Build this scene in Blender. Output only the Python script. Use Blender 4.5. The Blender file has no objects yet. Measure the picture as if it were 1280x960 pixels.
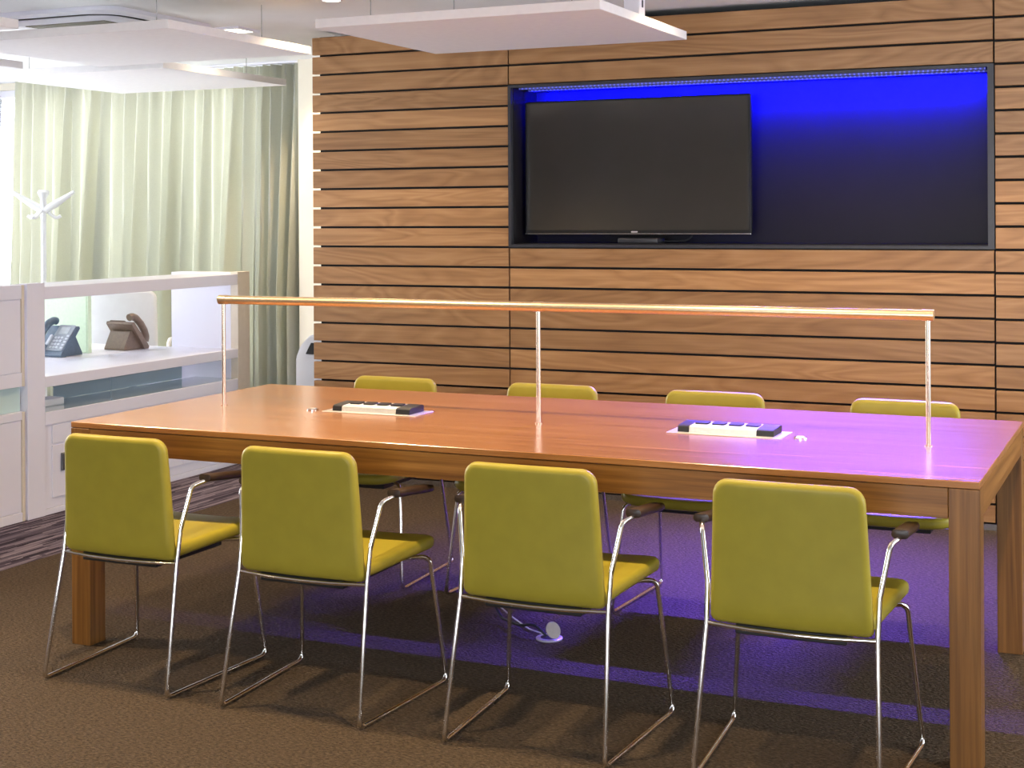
import bpy, bmesh, math, random
from mathutils import Vector, Matrix
random.seed(7)
PI = math.pi
S = bpy.context.scene
COL = S.collection

# ------------------------------------------------------------------ materials
def new_mat(name):
    m = bpy.data.materials.new(name)
    m.use_nodes = True
    nt = m.node_tree
    b = nt.nodes['Principled BSDF']
    return m, nt, b

def N(nt, kind, **kw):
    n = nt.nodes.new(kind)
    for k, v in kw.items():
        if k in n.inputs:
            n.inputs[k].default_value = v
        else:
            setattr(n, k, v)
    return n

def ramp(nt, stops, interp='LINEAR'):
    r = nt.nodes.new('ShaderNodeValToRGB')
    r.color_ramp.interpolation = interp
    e = r.color_ramp.elements
    while len(e) > 1:
        e.remove(e[-1])
    e[0].position, e[0].color = stops[0][0], (*stops[0][1], 1)
    for p, c in stops[1:]:
        x = e.new(p); x.color = (*c, 1)
    return r

def plain(name, col, rough=.5, metal=0, noise=0, nscale=40, bump=0, bscale=200, spec=.5, coat=0):
    m, nt, b = new_mat(name)
    b.inputs['Base Color'].default_value = (*col, 1)
    b.inputs['Roughness'].default_value = rough
    b.inputs['Metallic'].default_value = metal
    b.inputs['Specular IOR Level'].default_value = spec
    b.inputs['Coat Weight'].default_value = coat
    b.inputs['Coat Roughness'].default_value = .1
    tc = N(nt, 'ShaderNodeTexCoord')
    n = N(nt, 'ShaderNodeTexNoise', Scale=nscale, Detail=4.0)
    nt.links.new(tc.outputs['Object'], n.inputs['Vector'])
    k = noise
    r = ramp(nt, [(.3, tuple(c*(1-k) for c in col)), (.7, tuple(min(1, c*(1+k)) for c in col))])
    nt.links.new(n.outputs['Fac'], r.inputs['Fac'])
    nt.links.new(r.outputs['Color'], b.inputs['Base Color'])
    if bump:
        n2 = N(nt, 'ShaderNodeTexNoise', Scale=bscale, Detail=3.0)
        nt.links.new(tc.outputs['Object'], n2.inputs['Vector'])
        bp = N(nt, 'ShaderNodeBump', Strength=bump, Distance=.002)
        nt.links.new(n2.outputs['Fac'], bp.inputs['Height'])
        nt.links.new(bp.outputs['Normal'], b.inputs['Normal'])
    return m

def wood(name, dark, mid, light, axis='X', rough=.4, fine=70, coarse=6, coat=0.0, contrast=1.0, arch=.5, rings=9.0, run=.35):
    """veneer: long grain along an axis, each separate piece of the mesh cut from another part of the log"""
    m, nt, b = new_mat(name)
    L = nt.links.new
    tc = N(nt, 'ShaderNodeTexCoord'); geo = N(nt, 'ShaderNodeNewGeometry')
    off = N(nt, 'ShaderNodeVectorMath', operation='SCALE')
    cmb = N(nt, 'ShaderNodeCombineXYZ')
    mul = N(nt, 'ShaderNodeMath', operation='MULTIPLY'); mul.inputs[1].default_value = 37.0
    mul2 = N(nt, 'ShaderNodeMath', operation='MULTIPLY'); mul2.inputs[1].default_value = 11.3
    L(geo.outputs['Random Per Island'], mul.inputs[0]); L(geo.outputs['Random Per Island'], mul2.inputs[0])
    L(mul.outputs[0], cmb.inputs[0]); L(mul2.outputs[0], cmb.inputs[1]); L(mul.outputs[0], cmb.inputs[2])
    add = N(nt, 'ShaderNodeVectorMath', operation='ADD')
    L(tc.outputs['Object'], add.inputs[0]); L(cmb.outputs[0], add.inputs[1])
    def stretched(a, bb):
        mp = N(nt, 'ShaderNodeMapping')
        sc = {'X': (a, bb, bb), 'Y': (bb, a, bb), 'Z': (bb, bb, a)}[axis]
        mp.inputs['Scale'].default_value = sc
        L(add.outputs[0], mp.inputs['Vector'])
        return mp
    m1 = stretched(run, coarse)
    n1 = N(nt, 'ShaderNodeTexNoise', Scale=1.0, Detail=3.0, Distortion=.6)
    L(m1.outputs[0], n1.inputs['Vector'])
    # cathedral figure: rings of the coarse noise field
    rg = N(nt, 'ShaderNodeMath', operation='MULTIPLY'); rg.inputs[1].default_value = rings
    L(n1.outputs['Fac'], rg.inputs[0])
    fr = N(nt, 'ShaderNodeMath', operation='PINGPONG'); fr.inputs[1].default_value = .5
    L(rg.outputs[0], fr.inputs[0])
    m2 = stretched(1.2, fine)
    n2 = N(nt, 'ShaderNodeTexNoise', Scale=1.0, Detail=5.0, Roughness=.65)
    L(m2.outputs[0], n2.inputs['Vector'])
    mx = N(nt, 'ShaderNodeMath', operation='MULTIPLY_ADD'); mx.inputs[1].default_value = arch
    L(fr.outputs[0], mx.inputs[0]); L(n2.outputs['Fac'], mx.inputs[2])
    sb = N(nt, 'ShaderNodeMath', operation='SUBTRACT'); sb.inputs[1].default_value = arch*.25
    L(mx.outputs[0], sb.inputs[0])
    w = .22/contrast
    r = ramp(nt, [(.5-w, dark), (.5, mid), (.5+w, light)])
    L(sb.outputs[0], r.inputs['Fac'])
    hs = N(nt, 'ShaderNodeHueSaturation')
    mr = N(nt, 'ShaderNodeMapRange'); mr.inputs['To Min'].default_value = .82; mr.inputs['To Max'].default_value = 1.15
    L(geo.outputs['Random Per Island'], mr.inputs['Value']); L(mr.outputs[0], hs.inputs['Value'])
    L(r.outputs['Color'], hs.inputs['Color']); L(hs.outputs['Color'], b.inputs['Base Color'])
    b.inputs['Roughness'].default_value = rough
    b.inputs['Coat Weight'].default_value = coat; b.inputs['Coat Roughness'].default_value = .18
    bp = N(nt, 'ShaderNodeBump', Strength=.05, Distance=.001)
    L(n2.outputs['Fac'], bp.inputs['Height']); L(bp.outputs['Normal'], b.inputs['Normal'])
    return m

def emit(name, col, st):
    m, nt, b = new_mat(name)
    b.inputs['Base Color'].default_value = (*col, 1)
    b.inputs['Emission Color'].default_value = (*col, 1)
    b.inputs['Emission Strength'].default_value = st
    return m

M = {}
M['wall_wood'] = wood('walnut_cladding', (.22, .103, .036), (.35, .178, .066), (.46, .258, .110), 'X', .42, 45, 3.6, 0, .52, .62, 17.0, .55)
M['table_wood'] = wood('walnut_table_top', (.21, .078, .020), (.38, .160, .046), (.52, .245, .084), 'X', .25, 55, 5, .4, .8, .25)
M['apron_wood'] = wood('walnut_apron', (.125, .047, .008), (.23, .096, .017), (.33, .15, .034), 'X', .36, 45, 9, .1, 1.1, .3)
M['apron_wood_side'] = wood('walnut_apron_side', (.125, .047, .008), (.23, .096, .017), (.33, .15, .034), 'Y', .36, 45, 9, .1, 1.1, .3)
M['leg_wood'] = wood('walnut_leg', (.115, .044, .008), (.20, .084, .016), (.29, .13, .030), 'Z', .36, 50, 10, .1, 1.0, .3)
M['leather'] = plain('lime_leather', (.365, .300, .032), .42, 0, .05, 15, .05, 700, .35)
M['chrome'] = plain('chrome', (.80, .78, .76), .10, 1, .02, 20)
M['arm'] = plain('brown_armrest', (.034, .018, .010), .38, 0, .2, 60)
M['black'] = plain('black_plastic', (.012, .012, .013), .45, 0, .1, 60)
M['brass'] = plain('brushed_brass', (.84, .66, .43), .36, 1, .05, 80)
M['copper'] = plain('polished_copper', (.72, .55, .43), .24, 1, .03, 80)
M['alu'] = plain('aluminium', (.80, .78, .74), .35, .6, .04, 120)
M['white'] = plain('white_lacquer', (.80, .785, .86), .32, 0, .015, 4)  # faint lilac put into the white for purple light falling on it
M['white_wall'] = plain('white_paint', (.82, .82, .81), .75, 0, .02, 6, .04, 300)
M['grey_wall'] = plain('taupe_paint', (.50, .46, .40), .8, 0, .03, 6, .04, 300)
M['cream'] = plain('cream_paint', (.80, .74, .60), .7, 0, .02, 5, .04, 300)
M['ceiling'] = plain('ceiling_paint', (.88, .87, .86), .85, 0, .02, 5)
M['raft'] = plain('raft_felt', (.88, .86, .85), .9, 0, .02, 30, .06, 500)
M['niche'] = plain('black_laminate', (.0085, .0065, .0075), .5, 0, .1, 8, spec=.3)
M['frame_dark'] = plain('anthracite_trim', (.03, .03, .036), .4, 0, .1, 30)
M['backing'] = plain('black_backing', (.008, .006, .005), .8, 0, .1, 20)
M['screen'] = plain('tv_glass', (.038, .036, .032), .09, 0, .05, 5, spec=1.0)  # grey base stands in for the room mirrored in the glass
M['bezel'] = plain('tv_bezel', (.02, .02, .022), .15, 0, .05, 30)
M['badge'] = plain('tv_badge', (.7, .7, .72), .3, .5, .02, 30)
M['silver'] = plain('silver_edge', (.55, .55, .56), .25, 1, .03, 60)
M['green'] = plain('pale_green_felt', (.66, .80, .58), .8, 0, .04, 60, .1, 400)
M['glass_green'] = plain('frosted_glass', (.55, .72, .70), .12, 0, .03, 3, spec=.6)
M['glass_grey'] = plain('grey_glass', (.34, .42, .45), .08, 0, .05, 3, spec=.6)
M['shelf_gloss'] = plain('glossy_shelf', (.50, .58, .60), .06, 0, .02, 5, spec=.8, coat=.5)
M['phone'] = plain('slate_plastic', (.10, .14, .19), .35, 0, .1, 60)
M['phone_face'] = plain('phone_face', (.32, .36, .40), .3, 0, .05, 60)
M['phone_key'] = plain('phone_key', (.62, .66, .70), .4, 0, .05, 60)
M['phone_lcd'] = plain('phone_display', (.50, .56, .58), .15, 0, .05, 60)
M['phone_bronze'] = plain('bronze_plastic', (.19, .13, .095), .35, 0, .12, 60)
M['paper'] = plain('white_paper', (.85, .85, .83), .7, 0, .02, 30)
M['cream_edge'] = plain('cream_edging', (.72, .64, .52), .5, 0, .03, 30)
M['box_lid'] = plain('box_lid', (.42, .37, .35), .5, 0, .05, 60)
M['handle'] = plain('grey_handle', (.16, .17, .19), .3, .6, .05, 60)
M['coat'] = plain('white_stand', (.88, .88, .87), .35, 0, .02, 20)
M['copier'] = plain('copier_white', (.74, .75, .79), .35, 0, .02, 10)
M['lamp_glow'] = emit('downlight_glow', (1, .86, .62), 14)
M['slot_shade'] = plain('slot_shadow', (.05, .048, .045), .4, .2, .1, 40)  # near-black ring painted as the shade inside the air slots
M['grille'] = plain('return_grille', (.17, .15, .10), .4, .3, .1, 40)
M['wire'] = plain('steel_wire', (.35, .34, .33), .3, .8, .05, 100)

def carpet(name, stripes):
    m, nt, b = new_mat(name); L = nt.links.new
    tc = N(nt, 'ShaderNodeTexCoord')
    mp = N(nt, 'ShaderNodeMapping'); L(tc.outputs['Object'], mp.inputs['Vector'])
    if stripes:
        mp.inputs['Scale'].default_value = (60, 4.2, 1)
        v = N(nt, 'ShaderNodeTexVoronoi', Scale=1.0); v.distance = 'CHEBYCHEV'
        L(mp.outputs[0], v.inputs['Vector'])
        sep = N(nt, 'ShaderNodeSeparateColor'); L(v.outputs['Color'], sep.inputs[0])
        r = ramp(nt, [(0, (.035, .026, .040)), (.35, (.09, .07, .10)), (.65, (.19, .155, .195)), (1, (.36, .30, .34))])
        L(sep.outputs[0], r.inputs['Fac'])
    else:
        mp.inputs['Scale'].default_value = (70, 150, 1)
        mp.inputs['Rotation'].default_value = (0, 0, .5)
        v = N(nt, 'ShaderNodeTexNoise', Scale=1.0, Detail=4.0, Roughness=.7)
        L(mp.outputs[0], v.inputs['Vector'])
        r = ramp(nt, [(.3, (.036, .024, .015)), (.5, (.096, .068, .043)), (.72, (.185, .134, .086))])
        L(v.outputs['Fac'], r.inputs['Fac'])
    L(r.outputs['Color'], b.inputs['Base Color'])
    b.inputs['Roughness'].default_value = .95; b.inputs['Specular IOR Level'].default_value = .15
    mp2 = N(nt, 'ShaderNodeMapping'); L(tc.outputs['Object'], mp2.inputs['Vector'])
    mp2.inputs['Scale'].default_value = (85, 150, 1) if not stripes else (200, 60, 1)
    n = N(nt, 'ShaderNodeTexNoise', Scale=1.0, Detail=2.0); L(mp2.outputs[0], n.inputs['Vector'])
    bp = N(nt, 'ShaderNodeBump', Strength=1.0, Distance=.02)
    L(n.outputs['Fac'], bp.inputs['Height']); L(bp.outputs['Normal'], b.inputs['Normal'])
    return m
M['carpet'] = carpet('brown_carpet', False)
M['carpet_stripe'] = carpet('striped_carpet_tile', True)

def fabric():
    m, nt, b = new_mat('sage_linen'); L = nt.links.new
    tc = N(nt, 'ShaderNodeTexCoord')
    mp = N(nt, 'ShaderNodeMapping'); mp.inputs['Scale'].default_value = (220, 220, 420)
    L(tc.outputs['Object'], mp.inputs['Vector'])
    n = N(nt, 'ShaderNodeTexNoise', Scale=1.0, Detail=2.0); L(mp.outputs[0], n.inputs['Vector'])
    r = ramp(nt, [(.3, (.45, .48, .47)), (.7, (.59, .62, .61))]); L(n.outputs['Fac'], r.inputs['Fac'])
    L(r.outputs['Color'], b.inputs['Base Color']); b.inputs['Roughness'].default_value = .9
    b.inputs['Specular IOR Level'].default_value = .1
    t = N(nt, 'ShaderNodeBsdfTranslucent'); t.inputs['Color'].default_value = (.66, .62, .43, 1)
    mix = N(nt, 'ShaderNodeMixShader', Fac=.42)
    L(b.outputs[0], mix.inputs[1]); L(t.outputs[0], mix.inputs[2])
    L(mix.outputs[0], nt.nodes['Material Output'].inputs['Surface'])
    return m
M['curtain'] = fabric()

def pane_glass():
    m, nt, b = new_mat('window_glass'); L = nt.links.new
    t = N(nt, 'ShaderNodeBsdfTransparent'); g = N(nt, 'ShaderNodeBsdfGlossy', Roughness=.02)
    f = N(nt, 'ShaderNodeFresnel', IOR=1.45)
    mix = N(nt, 'ShaderNodeMixShader'); L(f.outputs[0], mix.inputs[0]); L(t.outputs[0], mix.inputs[1]); L(g.outputs[0], mix.inputs[2])
    L(mix.outputs[0], nt.nodes['Material Output'].inputs['Surface'])
    return m
M['pane'] = pane_glass()

def led_mat():
    m, nt, b = new_mat('blue_led_tape'); L = nt.links.new
    tc = N(nt, 'ShaderNodeTexCoord'); sp = N(nt, 'ShaderNodeSeparateXYZ'); L(tc.outputs['Object'], sp.inputs[0])
    mu = N(nt, 'ShaderNodeMath', operation='MULTIPLY'); mu.inputs[1].default_value = 48.0; L(sp.outputs[0], mu.inputs[0])
    fr = N(nt, 'ShaderNodeMath', operation='FRACT'); L(mu.outputs[0], fr.inputs[0])
    lt = N(nt, 'ShaderNodeMath', operation='LESS_THAN'); lt.inputs[1].default_value = .4; L(fr.outputs[0], lt.inputs[0])
    st = N(nt, 'ShaderNodeMath', operation='MULTIPLY_ADD'); st.inputs[1].default_value = .5; st.inputs[2].default_value = .05
    L(lt.outputs[0], st.inputs[0])
    b.inputs['Base Color'].default_value = (.1, .1, .3, 1)
    b.inputs['Emission Color'].default_value = (.14, .18, 1, 1)
    L(st.outputs[0], b.inputs['Emission Strength'])
    return m
M['led'] = led_mat()

# ------------------------------------------------------------------ geometry helpers
def bm_():
    return bmesh.new()

def box(bm, x0, x1, y0, y1, z0, z1, bev=0, seg=2):
    vs = [bm.verts.new((x, y, z)) for x in (x0, x1) for y in (y0, y1) for z in (z0, z1)]
    q = [(0, 1, 3, 2), (4, 6, 7, 5), (0, 4, 5, 1), (2, 3, 7, 6), (0, 2, 6, 4), (1, 5, 7, 3)]
    fs = [bm.faces.new([vs[i] for i in f]) for f in q]
    if bev:
        es = list({e for f in fs for e in f.edges})
        bmesh.ops.bevel(bm, geom=es, offset=bev, segments=seg, affect='EDGES', profile=.5)
    return bm

def fillet(pts, rad, n=6):
    P = [Vector(p) for p in pts]; out = [P[0]]
    for i in range(1, len(P)-1):
        a, b, c = P[i-1], P[i], P[i+1]
        r = rad[i] if isinstance(rad, (list, tuple)) else rad
        u, v = (a-b), (c-b)
        ang = u.angle(v)
        if r <= 0 or abs(ang-PI) < 1e-3:
            out.append(b); continue
        t = min(r/math.tan(ang/2), u.length*.48, v.length*.48)
        p0, p1 = b+u.normalized()*t, b+v.normalized()*t
        for k in range(n+1):
            s = k/n
            out.append(p0*(1-s)**2 + b*2*s*(1-s) + p1*s*s)
    out.append(P[-1])
    return out

def tube(bm, pts, r, seg=12, cap=True):
    P = [Vector(p) for p in pts]
    R = r if isinstance(r, (list, tuple)) else [r]*len(P)
    t0 = (P[1]-P[0]).normalized()
    ref = Vector((0, 0, 1)) if abs(t0.z) < .9 else Vector((1, 0, 0))
    n = (ref - t0*ref.dot(t0)).normalized()
    rings = []
    for i, p in enumerate(P):
        if i == 0: t = P[1]-P[0]
        elif i == len(P)-1: t = P[-1]-P[-2]
        else: t = (P[i+1]-P[i]).normalized()+(P[i]-P[i-1]).normalized()
        t.normalize()
        n = (n - t*n.dot(t)).normalized(); b = t.cross(n)
        rings.append([bm.verts.new(p+n*math.cos(a)*R[i]+b*math.sin(a)*R[i]) for a in [2*PI*k/seg for k in range(seg)]])
    for A, B in zip(rings, rings[1:]):
        for k in range(seg):
            bm.faces.new((A[k], A[(k+1) % seg], B[(k+1) % seg], B[k]))
    if cap:
        bm.faces.new(list(reversed(rings[0]))); bm.faces.new(rings[-1])
    return bm

def cyl(bm, a, b, r, seg=16):
    return tube(bm, [a, b], r, seg)

def rrect(hx, hy, rad, nside=8, narc=6, top=None):
    """rounded rectangle points; rad may be (top, bottom)"""
    rt, rb = rad if isinstance(rad, tuple) else (rad, rad)
    ht = hx if top is None else top      # half width at the top
    pts = []
    def arc(cx, cy, r, a0):
        for k in range(narc+1):
            a = a0+PI/2*k/narc
            pts.append((cx+r*math.cos(a), cy+r*math.sin(a)))
    def line():
        a = pts[-1]; return a
    arc(ht-rt, hy-rt, rt, 0)
    segs = [(-(ht-rt), hy-rt, rt, PI/2), (-(hx-rb), -(hy-rb), rb, PI), (hx-rb, -(hy-rb), rb, 1.5*PI)]
    for cx, cy, r, a0 in segs:
        s = pts[-1]; e = (cx+r*math.cos(a0), cy+r*math.sin(a0))
        for k in range(1, nside):
            pts.append((s[0]+(e[0]-s[0])*k/nside, s[1]+(e[1]-s[1])*k/nside))
        arc(cx, cy, r, a0)
    s, e = pts[-1], pts[0]
    for k in range(1, nside):
        pts.append((s[0]+(e[0]-s[0])*k/nside, s[1]+(e[1]-s[1])*k/nside))
    return pts

def cushion(bm, hx, hy, rad, th, rnd, fn, top=None, puff=.004):
    """upholstered pad: rounded outline, rounded rim of radius rnd, thickness th, mapped by fn(u,v,w)"""
    rt, rb = rad if isinstance(rad, tuple) else (rad, rad)
    def outline(d, w):
        pts = rrect(hx-d, hy-d, (max(rt-d, .002), max(rb-d, .002)), top=None if top is None else top-d)
        return [(u, v, w) for u, v in pts]
    rim = outline(rnd, th/2); rings = []
    for f in (.08, .25, .45, .65, .82, .94):
        rings.append([(u*f, v*f, th/2+puff*(1-f*f)) for u, v, w in rim])
    for j in range(0, 9):
        a = PI/2 - PI*j/8
        w = (th/2-rnd)*(1 if j < 4 else (-1 if j > 4 else 0)) + rnd*math.sin(a)
        rings.append(outline(rnd*(1-math.cos(a)), w))
    for f in (.94, .82, .65, .45, .25, .08):
        rings.append([(u*f, v*f, -th/2-puff*(1-f*f)) for u, v, w in rim])
    rings = [[bm.verts.new(fn(*p)) for p in r] for r in rings]
    for A, B in zip(rings, rings[1:]):
        n = len(A)
        for k in range(n):
            bm.faces.new((A[k], B[k], B[(k+1) % n], A[(k+1) % n]))
    bm.faces.new(rings[0]); bm.faces.new(list(reversed(rings[-1])))
    bmesh.ops.recalc_face_normals(bm, faces=bm.faces)
    return bm

def prism(bm, pts2, fn, w0, w1):
    A = [bm.verts.new(fn(u, v, w0)) for u, v in pts2]; B = [bm.verts.new(fn(u, v, w1)) for u, v in pts2]
    n = len(A)
    for k in range(n):
        bm.faces.new((A[k], A[(k+1) % n], B[(k+1) % n], B[k]))
    bm.faces.new(list(reversed(A))); bm.faces.new(B)
    bmesh.ops.recalc_face_normals(bm, faces=bm.faces)
    return bm

def lathe(bm, prof, seg=24, c=(0, 0, 0)):
    rings = []
    for r, z in prof:
        rings.append([bm.verts.new((c[0]+max(r, 1e-4)*math.cos(2*PI*k/seg), c[1]+max(r, 1e-4)*math.sin(2*PI*k/seg), c[2]+z)) for k in range(seg)])
    for A, B in zip(rings, rings[1:]):
        for k in range(seg):
            bm.faces.new((A[k], A[(k+1) % seg], B[(k+1) % seg], B[k]))
    bm.faces.new(list(reversed(rings[0]))); bm.faces.new(rings[-1])
    bmesh.ops.recalc_face_normals(bm, faces=bm.faces)
    return bm

def obj(name, bm, mat, parent=None, smooth=False, autos=None):
    me = bpy.data.meshes.new(name)
    bm.normal_update()
    bm.to_mesh(me); bm.free()
    for mm in (mat if isinstance(mat, (list, tuple)) else [mat]):
        me.materials.append(mm)
    if smooth:
        for p in me.polygons: p.use_smooth = True
        me.set_sharp_from_angle(angle=autos if autos else math.radians(50))
    o = bpy.data.objects.new(name, me); COL.objects.link(o)
    if parent: o.parent = parent
    return o

def tag(o, label, cat, group=None):
    o['label'] = label; o['category'] = cat
    if group: o['group'] = group
    return o

def thing(name, label, cat, loc=(0, 0, 0), rz=0, group=None):
    o = bpy.data.objects.new(name, None); COL.objects.link(o)
    o.empty_display_size = .1
    o.location = loc; o.rotation_euler = (0, 0, rz)
    return tag(o, label, cat, group)

def struct(name, bm, mat, parent=None, smooth=False):
    o = obj(name, bm, mat, parent, smooth)
    if not parent: o['kind'] = 'structure'
    return o

def dup(root, loc, rz, label, group=None):
    r = root.copy(); COL.objects.link(r); r.location = loc; r.rotation_euler = (0, 0, rz)
    r['label'] = label
    if group: r['group'] = group
    for ch in list(root.children):
        c = ch.copy(); COL.objects.link(c); c.parent = r
        for g in ch.children:
            d = g.copy(); COL.objects.link(d); d.parent = c
    return r

# ------------------------------------------------------------------ camera (levelled view camera, 52 mm, shifted down)
CH, YAW, ROLL, FPX, CY = 1.4186, .4238, .0055, 1832.59, 269.83
cd = bpy.data.cameras.new('camera'); cam = bpy.data.objects.new('camera', cd); COL.objects.link(cam)
cd.sensor_fit = 'HORIZONTAL'; cd.sensor_width = 36; cd.lens = FPX/1280*36
cd.shift_y = -(480-CY)/1280; cd.clip_start = .05; cd.clip_end = 100
R = Vector((math.cos(YAW), math.sin(YAW), 0)); U = Vector((0, 0, 1)); Fw = Vector((-math.sin(YAW), math.cos(YAW), 0))
cr, sr = math.cos(ROLL), math.sin(ROLL)
cx, cy_, cz = R*cr-U*sr, R*sr+U*cr, -Fw
cam.matrix_world = Matrix(((cx.x, cy_.x, cz.x, 0), (cx.y, cy_.y, cz.y, 0), (cx.z, cy_.z, cz.z, CH), (0, 0, 0, 1)))
S.camera = cam

# ------------------------------------------------------------------ setting
ZC = 2.43                       # ceiling
XL, XR, YB, YF = -9.0, 2.6, 8.45, -4.5
bm = bm_()
for x0, x1, mi in ((XL, -4.31, 1), (-4.31, XR, 0)):
    f = bm.faces.new([bm.verts.new(p) for p in ((x0, YF, 0), (x1, YF, 0), (x1, YB, 0), (x0, YB, 0))]); f.material_index = mi
r_ = bmesh.ops.extrude_face_region(bm, geom=list(bm.faces))
for v in [g for g in r_['geom'] if isinstance(g, bmesh.types.BMVert)]: v.co.z -= .1
bmesh.ops.recalc_face_normals(bm, faces=bm.faces)
struct('floor', bm, [M['carpet'], M['carpet_stripe']])
bm = bm_(); box(bm, XL, XR, YF, YB, ZC, ZC+.12); struct('ceiling', bm, M['ceiling'])
# right wall and front wall (behind the camera), each with an added fill window
def wall_with_hole(bm, axis, pos, t, a0, a1, h0, h1, b0, b1):
    def bx(u0, u1, z0, z1):
        if axis == 'X': box(bm, pos, pos+t, u0, u1, z0, z1)
        else: box(bm, u0, u1, pos, pos+t, z0, z1)
    bx(a0, h0, 0, ZC); bx(h1, a1, 0, ZC); bx(h0, h1, 0, b0)
    if b1 < ZC: bx(h0, h1, b1, ZC)
WB = (-8.9, -5.5, .25, 2.38)     # window in the back wall
WL = (3.4, 7.9, .30, 2.38)      # window band in the left wall
WR_FILL = (3.7, 6.6, .50, 2.35)      # unseen window added to light the white storage fronts
WF_FILL = (-2.6, 2.2, .60, 2.30)      # unseen window added as soft fill on the chair backs
bm = bm_(); wall_with_hole(bm, 'X', XR, .15, YF-.15, YB+.15, *WR_FILL); struct('wall_right', bm, M['white_wall'])
bm = bm_(); wall_with_hole(bm, 'Y', YB, .15, XL-.15, XR+.15, WB[0], WB[1], WB[2], WB[3]); struct('wall_back', bm, M['cream'])
bm = bm_(); wall_with_hole(bm, 'X', XL-.15, .15, YF-.15, YB+.15, WL[0], WL[1], WL[2], WL[3]); struct('wall_left', bm, M['white_wall'])
bm = bm_(); wall_with_hole(bm, 'Y', YF-.15, .15, XL-.15, XR+.15, WF_FILL[0], WF_FILL[1], WF_FILL[2], WF_FILL[3]); struct('wall_front', bm, M['grey_wall'])
def window(n, axis, pos, u0, u1, z0, z1, mull):
    e = bpy.data.objects.new('window_%d' % n, None); COL.objects.link(e); e['kind'] = 'structure'
    bm = bm_()
    def bx(a, b, c, d):
        if axis == 'X': box(bm, pos, pos+.06, a, b, c, d)
        else: box(bm, a, b, pos, pos+.06, c, d)
    w = .05
    bx(u0, u1, z0, z0+w); bx(u0, u1, z1-w, z1)
    for k in range(mull+1):
        u = u0+(u1-u0-w)*k/mull; bx(u, u+w, z0, z1)
    obj('window_frame', bm, M['white'], e)
    bm = bm_()
    if axis == 'X': box(bm, pos+.027, pos+.033, u0+.01, u1-.01, z0+.01, z1-.01)
    else: box(bm, u0+.01, u1-.01, pos+.027, pos+.033, z0+.01, z1-.01)
    obj('window_pane', bm, M['pane'], e)
window(1, 'Y', YB+.05, *WB, 3)
window(2, 'X', XL-.10, *WL, 4)
window(3, 'Y', YF-.10, *WF_FILL, 4)  # added fill window behind the camera
window(4, 'X', XR+.04, *WR_FILL, 3)  # added fill window out of view on the right

# ------------------------------------------------------------------ timber-clad media wall with the niche
YW = 6.85
PX = [-4.282, -3.107, -0.727, 1.9]
PITCH = .10372
Z0 = 2.0875                       # niche top line
zl = [Z0 + (3-k)*PITCH for k in range(0, 24)]   # groove heights from the top
wall = bpy.data.objects.new('wall_media', None); COL.objects.link(wall); wall['kind'] = 'structure'
NX0, NX1, NZ0, NZ1, NY = PX[1], PX[2], Z0-8*PITCH, Z0, 7.17
bm = bm_()
yb0 = YW+.028
box(bm, -4.25, NX0, yb0, 7.32, 0, 2.40); box(bm, NX1, 1.9, yb0, 7.32, 0, 2.40)
box(bm, NX0, NX1, yb0, 7.32, 0, NZ0-.001); box(bm, NX0, NX1, yb0, 7.32, NZ1+.001, 2.40)
box(bm, NX0, NX1, NY+.03, 7.32, NZ0, NZ1)
obj('backing_panel', bm, M['backing'], wall)
g = .0058
for i in range(3):
    bm = bm_()
    x0, x1 = PX[i]+(.004 if i else 0), PX[i+1]-.004*(i < 2)
    dz = (0, 0, .003)[i]
    tops = [2.40]+zl[1:]
    for k in range(len(tops)-1):
        zt, zb = tops[k], tops[k+1]
        if zb < .02: zb = .03
        if zt - zb < .02: continue
        if i == 1 and NZ0-.01 < (zt+zb)/2 < NZ1+.01: continue
        box(bm, x0, x1, YW-(.004 if i == 2 else 0), YW+.028, zb+g-dz*(zb > .1), zt-g-dz, .0012, 1)
        if zb < .04: break
    obj('timber_cladding', bm, M['wall_wood'], wall)
bm = bm_(); box(bm, -4.27, 1.9, YW+.004, YW+.03, 0, .028); obj('plinth', bm, M['silver'], wall)
# niche lining and frame
bm = bm_()
box(bm, NX0+.02, NX1-.02, NY, NY+.03, NZ0, NZ1)
box(bm, NX0, NX0+.02, YW+.02, NY, NZ0, NZ1); box(bm, NX1-.02, NX1, YW+.02, NY, NZ0, NZ1)
box(bm, NX0+.02, NX1-.02, YW+.02, NY, NZ0, NZ0+.02); box(bm, NX0+.02, NX1-.02, YW+.02, NY, NZ1-.014, NZ1)
obj('niche_lining', bm, M['niche'], wall)
bm = bm_(); y0, y1 = YW-.008, YW+.02
box(bm, NX0, NX0+.016, y0, y1, NZ0, NZ1); box(bm, NX1-.028, NX1, y0, y1, NZ0, NZ1)
box(bm, NX0+.016, NX1-.028, y0, y1, NZ0, NZ0+.014); box(bm, NX0+.016, NX1-.028, y0, y1, NZ1-.014, NZ1)
obj('niche_frame', bm, M['frame_dark'], wall)
bm = bm_(); box(bm, NX0+.05, NX1-.04, YW+.022, YW+.034, NZ1-.022, NZ1-.0145)
tag(obj('led_strip', bm, M['led']), 'dotted blue LED strip under the top edge of the dark wall niche', 'light strip')

bm = bm_(); box(bm, NX0+.05, NX1-.04, 6.995, 7.007, NZ1-.022, NZ1-.0145)
tag(obj('led_strip', bm, M['led']), 'blue LED strip on the niche soffit further back, just above the television top', 'light strip')

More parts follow.
